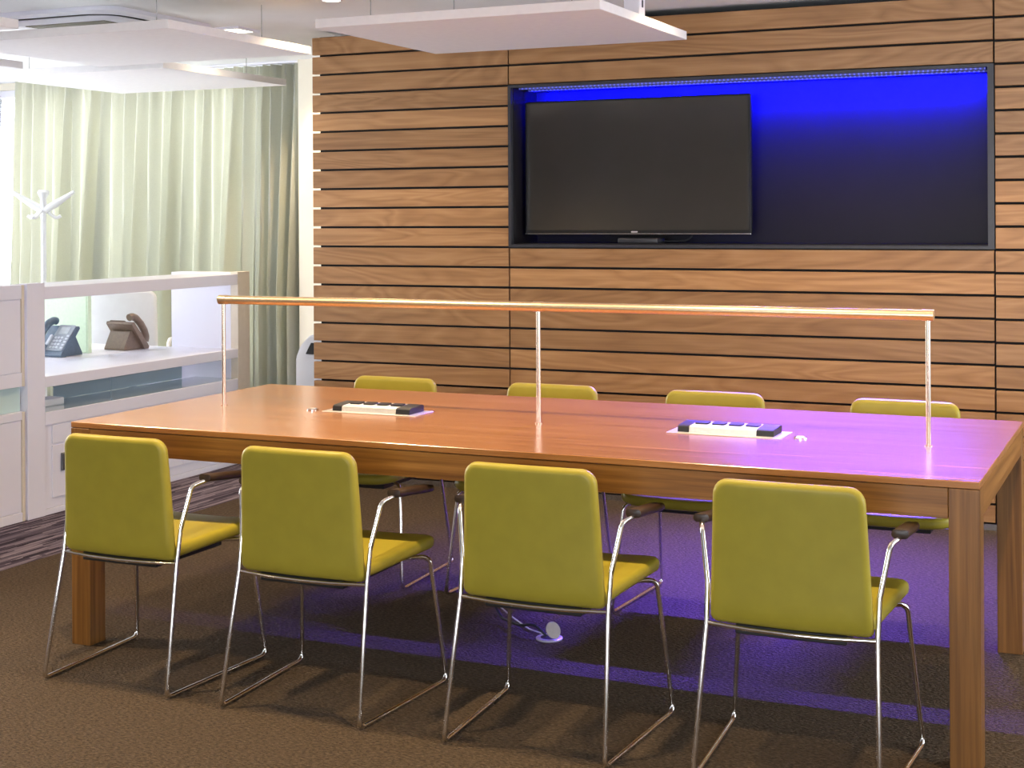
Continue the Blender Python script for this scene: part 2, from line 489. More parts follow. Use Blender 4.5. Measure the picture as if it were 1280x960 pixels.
# television
tv = thing('television', 'black flat screen television mounted in the left half of the dark niche', 'television', (-2.468, 6.965, 1.322))
TW, TH = .598, .686
bm = bm_(); box(bm, -TW, TW, .002, .035, 0, TH, .004); obj('bezel', bm, M['bezel'], tv)
bm = bm_(); box(bm, -TW+.011, TW-.011, -.001, .004, .022, TH-.011); obj('screen', bm, M['screen'], tv)
bm = bm_(); box(bm, -TW, TW, -.003, .004, .0, .006, .001, 1); obj('trim_strip', bm, M['silver'], tv)
bm = bm_(); prism(bm, rrect(.017, .0035, .003, 2, 3), lambda u, v, w: (u, w, v+.013), -.003, .0); obj('badge', bm, M['badge'], tv)
bm = bm_(); box(bm, -.25, .25, .035, NY-6.965+.001, .2, .5, .01); obj('wall_mount', bm, M['black'], tv)
# set-top box below
bm = bm_(); box(bm, -.105, .105, -.06, .06, 0, .026, .005)
stb = thing('media_box', 'small dark box lying in the niche under the television', 'media player', (-2.44, 6.99, NZ0+.02))
obj('casing', bm, M['frame_dark'], stb, True)
bm = bm_(); tube(bm, fillet([(.105, .02, .012), (.16, .03, .01), (.22, .05, .012), (.25, .06, .035), (.24, .07, .08)], .04), .004, 8); obj('cable', bm, M['black'], stb, True)

# ------------------------------------------------------------------ conference table
TX0, TX1, TY0, TY1, TZ = -3.357, -.448, 3.852, 5.035, .74
LW = .077
tb = thing('conference_table', 'long walnut meeting table with square corner legs', 'table', ((TX0+TX1)/2, (TY0+TY1)/2, 0))
hx, hy = (TX1-TX0)/2, (TY1-TY0)/2
bm = bm_(); box(bm, -hx, hx, -hy, hy, .7215, TZ, .0015, 1); obj('table_top', bm, M['table_wood'], tb)
a0 = .642
for s in (-1, 1):
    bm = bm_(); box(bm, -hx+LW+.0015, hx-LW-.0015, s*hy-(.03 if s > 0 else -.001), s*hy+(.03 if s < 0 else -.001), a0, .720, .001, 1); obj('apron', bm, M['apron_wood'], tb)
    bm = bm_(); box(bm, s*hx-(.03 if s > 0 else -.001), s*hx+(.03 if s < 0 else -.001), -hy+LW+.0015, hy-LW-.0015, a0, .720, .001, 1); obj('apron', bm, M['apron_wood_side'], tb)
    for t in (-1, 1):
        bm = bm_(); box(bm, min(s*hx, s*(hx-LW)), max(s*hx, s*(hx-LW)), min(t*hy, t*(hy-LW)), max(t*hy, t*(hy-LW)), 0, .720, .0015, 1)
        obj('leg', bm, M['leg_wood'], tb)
# cable tray and bracket under the right end
bm = bm_(); box(bm, -.9, .9, -.08, .08, .60, .603); box(bm, -.9, .9, -.08, -.077, .603, .72); box(bm, -.9, .9, .077, .08, .603, .72)
obj('cable_tray', bm, M['frame_dark'], tb)

# power modules let into the top
def power_module(x, y, label):
    t = thing('power_module', label, 'power socket', (x, y, TZ), 0, 'power modules in the table top')
    bm = bm_(); box(bm, -.182, .182, -.072, .072, 0, .003, .001, 1); obj('plate', bm, M['alu'], t)
    prof = [(-.050, .003), (-.047, .018), (-.040, .022), (.048, .026), (.055, .022), (.055, .003)]
    bm = bm_(); prism(bm, prof, lambda u, v, w: (w, u, v), -.115, .098); obj('body', bm, M['alu'], t, True, math.radians(30))
    for a, b in ((-.152, -.1155), (.0985, .152)):
        bm = bm_(); prism(bm, prof, lambda u, v, w: (w, u, v+(.001 if v > .01 else 0)), a, b); obj('end_cap', bm, M['black'], t, True, math.radians(30))
    for k in range(4):
        xx = -.088+k*.054
        bm = bm_(); prism(bm, rrect(.021, .021, .008, 2, 4), lambda u, v, w: (xx+u, v+.012, .0245+v*.04+w), -.004, .004); obj('socket', bm, M['black'], t, True)
    return t
power_module(-2.525, 4.452, 'silver power socket bar let into the table left of the middle lamp post')
power_module(-1.262, 4.432, 'silver power socket bar let into the table right of the middle lamp post')
def grommet(x, y, label):
    t = thing('table_button', label, 'button', (x, y, TZ), 0, 'small round buttons in the table top')
    bm = bm_(); lathe(bm, [(.021, 0), (.021, .004), (.016, .006), (.014, .004), (.0005, .004)], 24); obj('ring', bm, M['chrome'], t, True)
    bm = bm_(); lathe(bm, [(.010, .004), (.010, .007), (.0005, .0075)], 16); obj('cap', bm, M['alu'], t, True)
grommet(-1.032, 4.404, 'small round chrome button to the right of the right power socket')
grommet(-2.760, 4.407, 'small round chrome button to the left of the left power socket')

# rail lamp along the table
lamp = thing('table_lamp', 'long brass tube lamp on three thin copper posts along the table', 'lamp', (-1.893, 4.40, TZ))
zb = 1.122-TZ
bm = bm_(); cyl(bm, (-1.238, 0, zb), (1.238, 0, zb), .0155, 24); obj('tube', bm, M['brass'], lamp, True)
for x in (-1.238, 0, 1.238):
    bm = bm_(); tube(bm, [(x-.017, 0, zb), (x+.017, 0, zb)], .0168, 24); obj('sleeve', bm, M['brass'], lamp, True)
    bm = bm_(); cyl(bm, (x, 0, .0), (x, 0, zb-.012), .0072, 16); obj('post', bm, M['copper'], lamp, True)
    bm = bm_(); lathe(bm, [(.0125, 0), (.0125, .003), (.0085, .004)], 20, (x, 0, 0)); obj('foot', bm, M['copper'], lamp, True)

# ------------------------------------------------------------------ chairs
def spine(z):            # rear-to-front lean of the back, as a function of height
    t = (z-.385)/.37
    y = -.184 - .006*t - .014*t*t
    if t < .12: y += .018*((.12-t)/.12)**2
    return y
def make_chair(label, loc, rz, group):
    t = thing('armchair', label, 'chair', loc, rz, group)
    zc, hz = .571, .186
    def back(u, v, w):
        z = zc+v
        cur = .007*(u/.2)**2           # the back wraps slightly round the sitter
        return (u, spine(z)+w+cur+.016, z)
    bm = bm_(); cushion(bm, .205, hz, (.042, .022), .036, .017, back, top=.191, puff=.002)
    obj('backrest', bm, M['leather'], t, True, math.radians(80))
    def seat(u, v, w):
        y = .050+v
        q = (y+.16)/.44
        return (u, y, .407+w+.016*q-.012*max(0, (q-.75)/.25)**2+.006*(u/.2)**2)
    bm = bm_(); cushion(bm, .203, .226, (.075, .025), .040, .018, seat, top=.230, puff=.003)
    obj('seat', bm, M['leather'], t, True, math.radians(80))
    bm = bm_(); box(bm, -.14, .14, -.166, .17, .364, .389, .003, 1); obj('seat_plate', bm, M['black'], t)
    for s in (-1, 1):
        pts = [(s*.250, .02, .615), (s*.256, -.062, .622), (s*.238, -.118, .610), (s*.2160, -.146, .48), (s*.2145, -.163, .385),
               (s*.231, -.238, .007), (s*.258, .243, .007), (s*.226, .195, .388), (s*.16, .14, .390), (s*.12, .10, .388)]
        rad = [0, .018, .022, .10, 0, .02, .026, .03, .05, 0]
        bm = bm_(); tube(bm, fillet(pts, rad), .0067, 12); obj('side_frame', bm, M['chrome'], t, True)
        pl = [(-.062, .0), (-.02, .0), (.06, .0), (.14, .0), (.175, -.002)]
        bm = bm_()
        rings = []
        for j, (y, dz) in enumerate([(-.078, 0), (-.076, 0), (-.04, 0), (.05, 0), (.12, 0), (.152, 0), (.160, 0)]):
            k = (.55, 1, 1, 1, 1, .9, .5)[j]
            zc_ = .628 - (y+.07)*.10
            rings.append([bm.verts.new((s*.254+u*k-s*(y+.07)*.03, y, zc_+v*k)) for u, v in rrect(.021, .011, .0095, 2, 4)])
        for A, B in zip(rings, rings[1:]):
            n = len(A)
            for q in range(n): bm.faces.new((A[q], A[(q+1) % n], B[(q+1) % n], B[q]))
        bm.faces.new(rings[0]); bm.faces.new(list(reversed(rings[-1])))
        bmesh.ops.recalc_face_normals(bm, faces=bm.faces)
        obj('armrest', bm, M['arm'], t, True)
    bm = bm_(); tube(bm, [(-.214, -.163, .383), (-.1, -.172, .379), (0, -.174, .378), (.1, -.172, .379), (.214, -.163, .383)], .0052, 10)
    obj('crossbar', bm, M['chrome'], t, True)
    return t
near = 'lime leather armchairs along the near side of the table'
far = 'lime leather armchairs along the wall side of the table'
c0 = make_chair('lime armchair seen from behind in front of the table leg at the white storage end', (-2.938, 3.747, 0), 0, near)
for x, y, lb in ((-2.285, 3.747, 'lime armchair seen from behind, second from the white storage end of the near row'),
              (-1.5625, 3.747, 'lime armchair seen from behind with the open floor box beneath its seat'),
              (-.872, 3.760, 'lime armchair nearest the camera, seen from behind beside the right front table leg')):
    dup(c0, (x, y, 0), 0, lb, near)
for x, lb in ((-2.927, 'lime chair back facing us across the table behind the left power socket'),
              (-2.226, 'lime chair back facing us behind the middle lamp post'),
              (-1.567, 'lime chair back facing us across the table behind the right power socket'),
              (-.872, 'lime chair back facing us behind the right end lamp post')):
    dup(c0, (x, 5.128, 0), PI, lb, far)

# open floor box under the table
fb = thing('floor_box', 'round floor socket with its pale lid flipped open under the table', 'floor socket', (-1.915, 4.53, 0))
bm = bm_(); lathe(bm, [(.045, 0), (.045, .004), (.042, .006), (.031, .006), (.030, .003), (.0005, .003)], 32); obj('ring', bm, M['alu'], fb, True)
bm = bm_(); lathe(bm, [(.029, .0035), (.029, .006), (.0005, .006)], 24); obj('socket_well', bm, M['black'], fb, True)
bm = bm_(); lathe(bm, [(.028, 0), (.029, .002), (.028, .004), (.0005, .005)], 28)
bmesh.ops.transform(bm, matrix=Matrix.Translation((.018, -.012, .033)) @ Matrix.Rotation(math.radians(62), 4, Vector((.5, .85, 0)).normalized()), verts=bm.verts)
obj('lid', bm, M['box_lid'], fb, True)
bm = bm_(); tube(bm, fillet([(-.01, .0, .008), (-.05, -.005, .045), (-.11, .01, .03), (-.22, .10, .02), (-.30, .17, .07), (-.32, .19, .30), (-.31, .15, .58), (-.3, .0, .602)], .06), .005, 8); obj('cable', bm, M['black'], fb, True)
bm = bm_(); tube(bm, fillet([(-.015, .01, .008), (-.10, .06, .006), (-.24, .20, .006), (-.36, .22, .08), (-.37, .20, .36), (-.34, .12, .602)], .08), .0025, 8); obj('data_cable', bm, M['alu'], fb, True)

# ------------------------------------------------------------------ white storage furniture at the left
FX = -4.909
def wbox(*a, bev=.0015):
    bm = bm_(); box(bm, *a, bev, 1); return bm
su = thing('open_storage_unit', 'white open-framed storage unit with drawers below and desk level shelf', 'storage unit', (FX, 5.339, 0))
O = Vector((FX, 5.339, 0))
def rel(b):
    bmesh.ops.translate(b, verts=b.verts, vec=-O); return b
obj('post', rel(wbox(FX-.05, FX, 5.339, 5.457, 0, 1.112)), M['white'], su)
obj('post', rel(wbox(FX-.05, FX, 7.04, 7.158, 0, 1.105)), M['cream_edge'], su)
obj('top_rail', rel(wbox(FX-.045, FX-.001, 5.4575, 7.0395, 1.032, 1.092)), M['white'], su)
obj('top_board', rel(wbox(FX-.34, FX-.0455, 5.36, 7.0395, 1.066, 1.092)), M['white'], su)
obj('shelf_rail', rel(wbox(FX-.045, FX-.001, 5.4575, 7.0395, .612, .663)), M['white'], su)
obj('desk_shelf', rel(wbox(FX-.46, FX-.0455, 5.36, 7.0395, .640, .662)), M['white'], su)
obj('end_panel', rel(wbox(FX-.47, FX-.0505, 7.0405, 7.155, 0, 1.100)), M['white'], su)
obj('cabinet', rel(wbox(FX-.30, FX-.010, 5.4575, 7.0395, .03, .478)), M['white'], su)
obj('lower_rail', rel(wbox(FX-.0095, FX-.001, 5.4575, 7.0395, .430, .492)), M['white'], su)
obj('glossy_shelf', rel(wbox(FX-.30, FX-.010, 5.4575, 7.0395, .4785, .492)), M['shelf_gloss'], su)
yy = [5.505, 6.015, 6.525, 7.030]
for j in range(3):
    for z0, z1 in ((.335, .425), (.075, .330)):
        d = obj('drawer', rel(wbox(FX-.0095, FX-.002, yy[j]+.003, yy[j+1]-.003, z0+.002, z1-.002)), M['white'], su)
    h = obj('handle', rel(wbox(FX-.002, FX+.012, yy[j]+.055, yy[j]+.085, .20, .285, bev=.003)), M['handle'], d)
obj('plinth', rel(wbox(FX-.28, FX-.004, 5.4575, 7.0395, 0, .029)), M['white'], su)
bm = wbox(-5.222, -5.214, 5.86, 6.30, .4925, .612); obj('grey_glass_back', rel(bm), M['glass_grey'], su)
bm = wbox(-5.222, -5.214, 6.306, 6.92, .4925, .575); obj('grey_glass_back', rel(bm), M['glass_grey'], su)

# taller closed unit to its left
cu = thing('storage_cabinet', 'white closed storage cabinet with a glass strip between two panel doors at the left edge', 'cabinet', (FX, 4.2, 0))
O = Vector((FX, 4.2, 0))
for z0, z1 in ((0, .514), (.631, 1.108)):
    obj('carcass', rel(wbox(FX-.40, FX-.012, 4.2, 5.322, z0+.001, z1)), M['white'], cu)
    obj('frame_rail', rel(wbox(FX-.0118, FX, 4.2, 5.303, z1-.066 if z0 > .5 else .477, z1-.0005)), M['white'], cu)
    obj('frame_rail', rel(wbox(FX-.0118, FX, 4.2, 5.303, z0+.002, z0+(.066 if z0 > .5 else .045))), M['white'], cu)
    lo = z0+(.066 if z0 > .5 else .045); hi = z1-.066 if z0 > .5 else .477
    obj('door_panel', rel(wbox(FX-.0118, FX-.004, 4.75, 5.300, lo+.003, hi-.003)), M['white'], cu)
    obj('door_panel', rel(wbox(FX-.0118, FX-.004, 4.2, 4.745, lo+.003, hi-.003)), M['white'], cu)
    obj('edge_strip', rel(wbox(FX-.0118, FX, 5.304, 5.322, z0+.002, z1-.001)), M['cream_edge'], cu)
obj('glass_strip', rel(wbox(FX-.06, FX-.03, 4.2, 5.322, .5145, .6305)), M['glass_green'], cu)
obj('rear_support', rel(wbox(FX-.40, FX-.34, 4.2, 5.322, .5145, .6305)), M['white'], cu)

# desk behind
dk = thing('desk', 'white desk worktop continuing behind the open storage unit', 'desk', (-5.8, 6.2, 0))
O = Vector((-5.8, 6.2, 0))
obj('worktop', rel(wbox(-6.40, -5.376, 5.36, 7.035, .636, .661)), M['white'], dk)
for x, y in ((-6.36, 5.42), (-6.36, 6.98), (-5.45, 5.42), (-5.45, 6.98)):
    obj('leg', rel(wbox(x-.025, x+.025, y-.025, y+.025, 0, .6355)), M['white'], dk)
O = Vector((-5.95, 6.52, .662))
bm = wbox(-6.38, -5.545, 6.50, 6.53, .6625, 1.03, bev=.006)
dv = thing('desk_divider', 'pale green felt divider standing on the desk between the two telephones', 'divider', (-5.95, 6.52, .662))
obj('panel', rel(bm), M['green'], dv)
obj('edge_trim', rel(wbox(-5.5445, -5.538, 6.500, 6.530, .6625, 1.03, bev=.001)), M['green'], dv)
# white papers and box on the glossy lower shelf
bm = wbox(-.05, .05, -.09, .09, 0, .035, bev=.004)
pb = obj('paper_stack', bm, M['paper']); pb.location = (-5.10, 5.66, .4925)
tag(pb, 'small stack of white paper on the glossy lower shelf by the left post', 'paper')

def phone(loc, rz, label, body, face):
    t = thing('desk_telephone', label, 'telephone', loc, rz, 'office telephones on the desk')
    # local: x right, -y towards the user; tilted console on a wedge stand
    prof = [(-.100, .0), (-.106, .012), (-.098, .026), (.016, .160), (.030, .160), (.036, .148), (-.030, .060), (-.060, .014), (-.070, .0)]
    bm = bm_(); prism(bm, [(-.068, .001), (-.058, .016), (-.026, .066), (.010, .110), (.026, .104), (.075, .012), (.075, .001)], lambda u, v, w: (w, u, v), -.075, .075); obj('stand', bm, body, t)
    bm = bm_(); prism(bm, prof, lambda u, v, w: (w, u, v), -.098, .098); obj('body', bm, body, t)
    th = math.atan2(.134, .114); ca, sa = math.cos(th), math.sin(th)
    def tilt(u, v, w): return (u, -.098+v*ca-w*sa, .026+v*sa+w*ca)
    bm = bm_(); prism(bm, [(p[0]+.03, p[1]+.095) for p in rrect(.060, .086, .008, 2, 4)], tilt, .001, .004); obj('console', bm, face, t)
    bm = bm_(); prism(bm, [(p[0]+.03, p[1]+.142) for p in rrect(.034, .024, .003, 2, 3)], tilt, .0042, .006); obj('display', bm, M['phone_lcd'], t)
    for r in range(4):
        for c in range(3):
            bm = bm_(); prism(bm, [(p[0]-.004+c*.023, p[1]+.030+r*.021) for p in rrect(.0085, .0065, .003, 1, 3)], tilt, .0042, .0075); obj('key', bm, M['phone_key'], t)
    for r in range(5):
        bm = bm_(); prism(bm, [(p[0]+.076, p[1]+.028+r*.020) for p in rrect(.0085, .005, .002, 1, 3)], tilt, .0042, .007); obj('line_key', bm, M['phone_key'], t)
    bm = bm_()
    pts = [tilt(-.066, .004, .016), tilt(-.066, .02, .038), tilt(-.066, .06, .052), tilt(-.066, .11, .055), tilt(-.066, .16, .048), tilt(-.066, .19, .030), tilt(-.066, .20, .010)]
    tube(bm, fillet(pts, .03), [.020]*1 + [.021]*(len(fillet(pts, .03))-1), 14)
    obj('handset', bm, body, t, True)
    bm = bm_(); prism(bm, [(p[0]-.040, p[1]+.075) for p in rrect(.010, .034, .009, 2, 4)], tilt, .004, .012); obj('speaker', bm, M['phone_key'], t)
    return t
phone((-5.60, 6.36, .6625), math.radians(-4), 'slate blue telephone with grey keypad in front of the green divider', M['phone'], M['phone_face'])
phone((-5.52, 6.78, .6625), math.radians(176), 'bronze telephone seen from behind beyond the green divider', M['phone_bronze'], M['phone_bronze'])

# white office chair behind the desk
oc = thing('office_chair', 'white office chair behind the desk in front of the curtain', 'chair', (-6.06, 7.42, 0), math.radians(22))
bm = bm_(); cushion(bm, .225, .30, (.05, .05), .035, .016, lambda u, v, w: (u, w+.10*(u/.25)**2*.4-.02*(v/.3), .66+v), puff=.003); obj('backrest', bm, M['coat'], oc, True, math.radians(80))
bm = bm_(); cushion(bm, .23, .22, (.06, .06), .05, .022, lambda u, v, w: (u, .24+v, .44+w), puff=.003); obj('seat', bm, M['coat'], oc, True, math.radians(80))
bm = bm_(); cyl(bm, (0, .24, .07), (0, .24, .415), .025); obj('column', bm, M['black'], oc, True)
for k in range(5):
    a = 2*PI*k/5+.3
    bm = bm_(); tube(bm, [(0, .24, .09), (.14*math.cos(a), .24+.14*math.sin(a), .085), (.28*math.cos(a), .24+.28*math.sin(a), .06)], [.022, .018, .014], 10); lg = obj('leg', bm, M['coat'], oc, True)
    bm = bm_(); cyl(bm, (.28*math.cos(a)-.012, .24+.28*math.sin(a), .028), (.28*math.cos(a)+.012, .24+.28*math.sin(a), .028), .028, 14); obj('castor', bm, M['black'], lg, True)
for s in (-1, 1):
    bm = bm_(); tube(bm, fillet([(s*.20, .02, .45), (s*.27, .06, .46), (s*.275, .12, .64), (s*.27, .32, .64)], .04), .013, 10); obj('arm', bm, M['coat'], oc, True)

# coat stand
cs = thing('coat_stand', 'white coat stand with outspread hooks in front of the curtain', 'coat stand', (-6.843, 7.60, 0), YAW)
bm = bm_(); lathe(bm, [(.19, 0), (.19, .012), (.05, .022), (.02, .03)], 32); obj('base', bm, M['coat'], cs, True)
bm = bm_(); tube(bm, [(0, 0, .025), (0, 0, .8), (0, 0, 1.50)], .0175, 16); obj('pole', bm, M['coat'], cs, True)
bm = bm_(); lathe(bm, [(.019, 1.46), (.026, 1.50), (.018, 1.545), (.030, 1.57), (.040, 1.592), (.030, 1.606), (.0005, 1.608)], 24); obj('finial', bm, M['coat'], cs, True)
for k, a in enumerate((0, PI)):
    d = Vector((math.cos(a), math.sin(a), 0))
    rr = .205 if k < 2 else .17
    pts = [d*.012+Vector((0, 0, 1.475)), d*.08+Vector((0, 0, 1.515)), d*.15+Vector((0, 0, 1.56)), d*rr+Vector((0, 0, 1.597))]
    bm = bm_(); tube(bm, pts, [.026, .025, .018, .010], 12); obj('hook', bm, M['coat'], cs, True)
for a in (.15, PI-.15, .5*PI+.4, 1.5*PI-.4):
    d = Vector((math.cos(a), math.sin(a), 0))
    bm = bm_(); tube(bm, fillet([d*.012+Vector((0, 0, 1.475)), d*.06+Vector((0, 0, 1.435)), d*.085+Vector((0, 0, 1.420)), d*.112+Vector((0, 0, 1.436))], .02), .011, 10); obj('lower_hook', bm, M['coat'], cs, True)

# white office machine half hidden behind the timber wall
mc = thing('copier', 'white machine with a slanted top peeping out behind the timber wall', 'copier', (-4.33, 7.70, 0))
prof = [(-.475, 0), (-.475, .575), (-.442, .648), (-.372, .715), (.30, .715), (.30, 0)]
bm = bm_(); prism(bm, prof, lambda u, v, w: (u, w, v), -.22, .22); bmesh.ops.bevel(bm, geom=list(bm.edges), offset=.008, segments=2, affect='EDGES'); obj('body', bm, M['copier'], mc)
bm = bm_(); prism(bm, [(-.40, .60), (-.362, .668), (-.30, .668), (-.30, .60)], lambda u, v, w: (u, w, v), -.226, -.221); obj('recess', bm, M['black'], mc)
bm = bm_(); box(bm, -.36, .29, -.20, .20, .7155, .74, .01); obj('lid', bm, M['copier'], mc)

# ------------------------------------------------------------------ curtains
def curtain(x0, x1, y, zt, zb, nf, amp, seed, label):
    rnd = random.Random(seed)
    ks = [0]
    while ks[-1] < 1: ks.append(ks[-1]+(1/nf)*rnd.uniform(.6, 1.45))
    ks = [k/ks[-1] for k in ks]
    am = [rnd.uniform(.6, 1.25) for _ in ks]; dr = [rnd.uniform(-.035, .035) for _ in ks]; mn = [rnd.random() for _ in ks]
    nx, nz = int(14*len(ks)), 26
    bm = bm_(); grid = []
    import bisect
    for j in range(nz+1):
        z = zt+(zb-zt)*j/nz; d = j/nz
        row = []
        for i in range(nx+1):
            s = i/nx
            k = min(max(bisect.bisect_right(ks, s)-1, 0), len(ks)-2)
            f = (s-ks[k])/(ks[k+1]-ks[k])
            w = math.sin(PI*f)**2
            a = amp*(am[k]*(.45+.75*min(1, d*1.6)))
            y_ = y-a*w
            if d < .045: y_ += .010*math.sin(s*nf*2*PI*4.1)    # pencil pleats of the heading tape
            if mn[k] > .6: y_ += a*.45*math.sin(PI*f)**8*min(1, d*2)
            x = x0+(x1-x0)*s+dr[k]*w*d+.25*(ks[k+1]-ks[k])*(x1-x0)*math.sin(2*PI*f)*.35*min(1, d*2)
            row.append(bm.verts.new((x, y_, z)))
        grid.append(row)
    for A, B in zip(grid, grid[1:]):
        for i in range(nx): bm.faces.new((A[i], A[i+1], B[i+1], B[i]))
    return tag(obj('curtain', bm, M['curtain'], None, True, math.radians(80)), label, 'curtain', 'sage green window curtains')
curtain(-7.625, -5.93, 8.22, 2.415, .03, 17, .17, 3, 'wide sage green curtain with the white coat stand before it')
curtain(-5.95, -5.135, 8.16, 2.415, .03, 10, .16, 11, 'narrow bunched sage green curtain beside the timber wall')
bm = bm_(); box(bm, -8.4, -5.15, 8.05, 8.25, 2.418, 2.429); struct('trim_1', bm, M['white'])
ct = bpy.data.objects['trim_1']
# cream return wall between curtain and timber wall
bm = bm_(); box(bm, -5.12, -4.3, 8.02, 8.449, 0, ZC); box(bm, -5.115, -4.3, 8.012, 8.019, 0, 2.37); struct('trim_2', bm, M['cream'])

# ------------------------------------------------------------------ ceiling: rafts, cassette, downlights
def raft(x0, x1, y0, y1, z, label, bracket=None):
    t = thing('ceiling_raft', label, 'ceiling panel', ((x0+x1)/2, (y0+y1)/2, z), 0, 'suspended acoustic ceiling rafts')
    hx, hy = (x1-x0)/2, (y1-y0)/2
    bm = bm_(); box(bm, -hx, hx, -hy, hy, 0, .038, .002, 1); obj('panel', bm, M['raft'], t)
    for sx in (-1, 1):
        for sy in (-1, 1):
            bm = bm_(); cyl(bm, (sx*hx*.72, sy*hy*.72, .036), (sx*hx*.72, sy*hy*.72, ZC-z+.002), .002, 8); w = obj('hanger_wire', bm, M['wire'], t)
            bm = bm_(); cyl(bm, (sx*hx*.72, sy*hy*.72, .038), (sx*hx*.72, sy*hy*.72, .062), .005, 10); obj('gripper', bm, M['alu'], w)
    if bracket:
        bm = bm_(); box(bm, bracket[0]-.035-(x0+x1)/2, bracket[0]+.035-(x0+x1)/2, bracket[1]-.035-(y0+y1)/2, bracket[1]+.035-(y0+y1)/2, .0385, ZC-z+.001, .003, 1); b_ = obj('hanger_box', bm, M['white'], t)
        bm = bm_(); box(bm, bracket[0]+.0352-(x0+x1)/2, bracket[0]+.0372-(x0+x1)/2, bracket[1]-.006-(y0+y1)/2, bracket[1]+.006-(y0+y1)/2, .085, .115); obj('slot', bm, M['black'], b_)
    return t
raft(-3.235, -1.975, 5.20, 6.285, 2.2, 'white ceiling raft hanging in front of the timber wall', (-2.05, 5.80))
raft(-5.05, -3.775, 4.93, 6.03, 2.2, 'white ceiling raft hanging just under the air conditioning cassette')
raft(-6.02, -4.80, 6.225, 7.39, 2.2, 'white ceiling raft hanging in front of the curtain tops')
raft(-5.56, -4.33, 3.55, 4.67, 2.2, 'white ceiling raft whose corner shows at the top left edge of the photo')
raft(-6.70, -5.47, 4.78, 5.93, 2.2, 'white ceiling raft with an end showing at the left edge before the curtain')

ac = thing('air_conditioner', 'white ceiling cassette air conditioner with dark curved slots', 'air conditioner', (-5.02, 5.98, ZC))
bm = bm_()
o_, i_ = rrect(.44, .44, .12, 4, 8), rrect(.37, .37, .16, 4, 8)
ov = [[bm.verts.new((p[0], p[1], z)) for p in P] for P, z in ((o_, 0), (o_, -.02), (i_, -.026), (i_, -.005))]
for A, B in zip(ov, ov[1:]):
    n = len(A)
    for k in range(n): bm.faces.new((A[k], A[(k+1) % n], B[(k+1) % n], B[k]))
bmesh.ops.recalc_face_normals(bm, faces=bm.faces)
obj('frame', bm, M['white'], ac, True)
bm = bm_()
A, B = rrect(.37, .37, .16, 4, 8), rrect(.315, .315, .12, 4, 8)
va, vb = [bm.verts.new((*p, -.024)) for p in A], [bm.verts.new((*p, -.024)) for p in B]
n = len(va)
for k in range(n): bm.faces.new((va[k], va[(k+1) % n], vb[(k+1) % n], vb[k]))
bmesh.ops.solidify(bm, geom=bm.faces[:], thickness=.004)
obj('air_slot', bm, M['slot_shade'], ac)
bm = bm_()
A = rrect(.335, .335, .13, 4, 8); B = rrect(.29, .29, .10, 4, 8); Cc = rrect(.25, .25, .05, 4, 8)
L_ = [[bm.verts.new((*p, z)) for p in P] for P, z in ((A, -.026), (A, -.030), (B, -.042), (Cc, -.042))]
for a_, b_ in zip(L_, L_[1:]):
    for k in range(n): bm.faces.new((a_[k], a_[(k+1) % n], b_[(k+1) % n], b_[k]))
bmesh.ops.recalc_face_normals(bm, faces=bm.faces)
obj('centre_panel', bm, M['white'], ac, True)
bm = bm_()
for k in range(12): box(bm, -.25, .25, -.25+k*.0425, -.25+k*.0425+.034, -.045, -.036)
obj('return_grille', bm, M['grille'], ac)

LAMPS = []
def downlight(x, y, label, watt=0, col=(1, .80, .52), cone=95, blend=.5, square=False, target=None):
    t = thing('downlight', label, 'ceiling light', (x, y, ZC), 0, 'ceiling downlights')
    bm = bm_()
    if square:
        box(bm, -.10, .10, -.10, -.075, -.012, 0); box(bm, -.10, .10, .075, .10, -.012, 0)
        box(bm, -.10, -.075, -.075, .075, -.012, 0); box(bm, .075, .10, -.075, .075, -.012, 0)
        obj('frame', bm, M['white'], t)
        bm = bm_(); box(bm, -.075, .075, -.075, .075, -.008, -.003); obj('lens', bm, M['lamp_glow'], t)
    else:
        lathe(bm, [(.055, -.002), (.055, -.008), (.042, -.010), (.040, -.002)], 28); obj('frame', bm, M['white'], t, True)
        bm = bm_(); lathe(bm, [(.040, -.002), (.040, -.005), (.0005, -.006)], 24); obj('lens', bm, M['lamp_glow'], t, True)
    if watt:
        ld = bpy.data.lights.new('downlight_beam', 'SPOT'); ld.energy = watt; ld.color = col
        ld.spot_size = math.radians(cone); ld.spot_blend = blend; ld.shadow_soft_size = .035
        lo = bpy.data.objects.new('downlight_beam', ld); COL.objects.link(lo); lo.location = (x, y, ZC-.03)
        if target: lo.rotation_euler = (Vector(target)-Vector((x, y, ZC-.03))).to_track_quat('-Z', 'Y').to_euler()
W = (1, .74, .44)
for x in (-4.35, -2.95, -1.55, -.15):
    downlight(x, 3.58, 'round ceiling downlight above the near row of chairs', 95 if x < -2 else 74, W, 130, .7)
for x in (-3.55, -1.72, -.95, -.1):
    downlight(x, 5.85, 'round ceiling downlight above the far row of chairs', 40, W, 140, 1.0)
for x, y in ((-4.55, 1.45), (-5.35, -1.3), (-1.6, .2), (1.2, .2), (-7.2, -3.4)):
    downlight(x, y, 'round ceiling downlight behind the camera', 100, W, 120, .8)  # pair nearest the camera is added fill; the rest follow television reflections
downlight(-4.60, 6.57, 'square bright downlight in the ceiling beside the cassette', 8, W, 120, .8, True)
downlight(-4.78, 7.75, 'round ceiling downlight washing the cream wall', 60, (1, .72, .40), 110, .8)

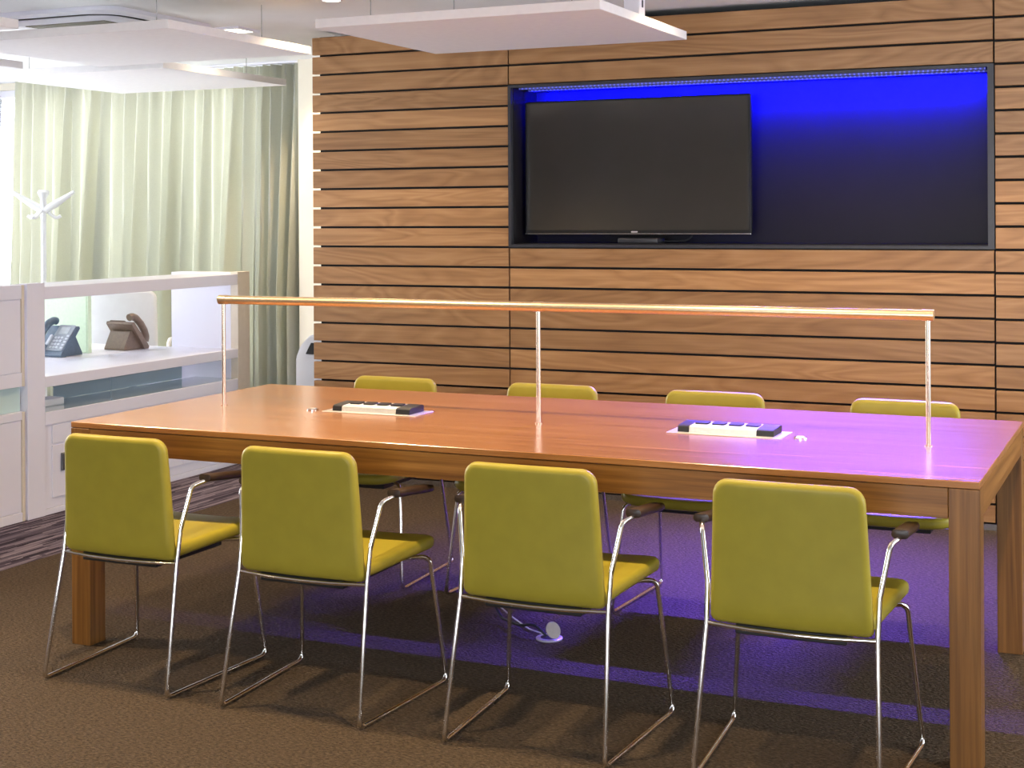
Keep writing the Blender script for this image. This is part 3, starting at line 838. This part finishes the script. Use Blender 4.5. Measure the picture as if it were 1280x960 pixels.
# ------------------------------------------------------------------ blue LED light from the strip in the niche
def area(name, loc, direction, sx, sy, energy, col, spread=180):
    ld = bpy.data.lights.new(name, 'AREA'); ld.shape = 'RECTANGLE'; ld.size = sx; ld.size_y = sy
    ld.energy = energy; ld.color = col; ld.spread = math.radians(spread)
    lo = bpy.data.objects.new(name, ld); COL.objects.link(lo); lo.location = loc
    lo.rotation_euler = Vector(direction).to_track_quat('-Z', 'Y').to_euler()
    return lo
BL = (.11, .05, 1)
area('led_wash', (-1.93, 7.001, NZ1-.024), (0, .90, -.40), 2.24, .008, 105, (.0, .0, 1), 130)
area('led_throw', (-1.38, YW+.030, NZ1-.026), (0, -.60, -.80), 1.1, .008, 72, BL, 72)

# ------------------------------------------------------------------ daylight
wd = bpy.data.worlds.new('world'); S.world = wd; wd.use_nodes = True
wt = wd.node_tree; bg = wt.nodes['Background']; bg.inputs[0].default_value = (.86, .92, 1.0, 1)
# sky strength shaped as room fill: brightest left, dimmed beyond the back curtain
tc = N(wt, 'ShaderNodeTexCoord'); sp = N(wt, 'ShaderNodeSeparateXYZ'); wt.links.new(tc.outputs['Generated'], sp.inputs[0])
rx = N(wt, 'ShaderNodeMapRange'); rx.inputs['From Min'].default_value = -1; rx.inputs['From Max'].default_value = 1
rx.inputs['To Min'].default_value = 15; rx.inputs['To Max'].default_value = 7
ry = N(wt, 'ShaderNodeFloatCurve')
cv = ry.mapping.curves[0]
cv.points[0].location = (0, 1.0); cv.points[1].location = (1, .45); cv.points.new(.5, 1.0); ry.mapping.update()
hy_ = N(wt, 'ShaderNodeMapRange'); hy_.inputs['From Min'].default_value = -1; hy_.inputs['From Max'].default_value = 1
ml = N(wt, 'ShaderNodeMath', operation='MULTIPLY')
wt.links.new(sp.outputs[0], rx.inputs['Value']); wt.links.new(sp.outputs[1], hy_.inputs['Value']); wt.links.new(hy_.outputs[0], ry.inputs['Value'])
wt.links.new(rx.outputs[0], ml.inputs[0]); wt.links.new(ry.outputs[0], ml.inputs[1]); wt.links.new(ml.outputs[0], bg.inputs[1])
def portal(loc, direction, sx, sy):
    lo = area('daylight_portal', loc, direction, sx, sy, 1, (1, 1, 1)); lo.data.cycles.is_portal = True
portal(((WB[0]+WB[1])/2, YB+.13, (WB[2]+WB[3])/2), (0, -1, 0), WB[1]-WB[0], WB[3]-WB[2])
portal((XL-.14, (WL[0]+WL[1])/2, (WL[2]+WL[3])/2), (1, 0, 0), WL[1]-WL[0], WL[3]-WL[2])
portal(((WF_FILL[0]+WF_FILL[1])/2, YF-.14, (WF_FILL[2]+WF_FILL[3])/2), (0, 1, 0), WF_FILL[1]-WF_FILL[0], WF_FILL[3]-WF_FILL[2])

portal((XR+.14, (WR_FILL[0]+WR_FILL[1])/2, (WR_FILL[2]+WR_FILL[3])/2), (-1, 0, 0), WR_FILL[1]-WR_FILL[0], WR_FILL[3]-WR_FILL[2])

vs = S.view_settings
S.display_settings.display_device = 'sRGB'
vs.view_transform = 'Standard'; vs.look = 'None'; vs.exposure = 0.5; vs.gamma = 1; vs.use_curve_mapping = False
S.cycles.use_denoising = True
S.cycles.max_bounces = 8; S.cycles.diffuse_bounces = 5; S.cycles.glossy_bounces = 4; S.cycles.transparent_max_bounces = 8
S.cycles.sample_clamp_indirect = 8
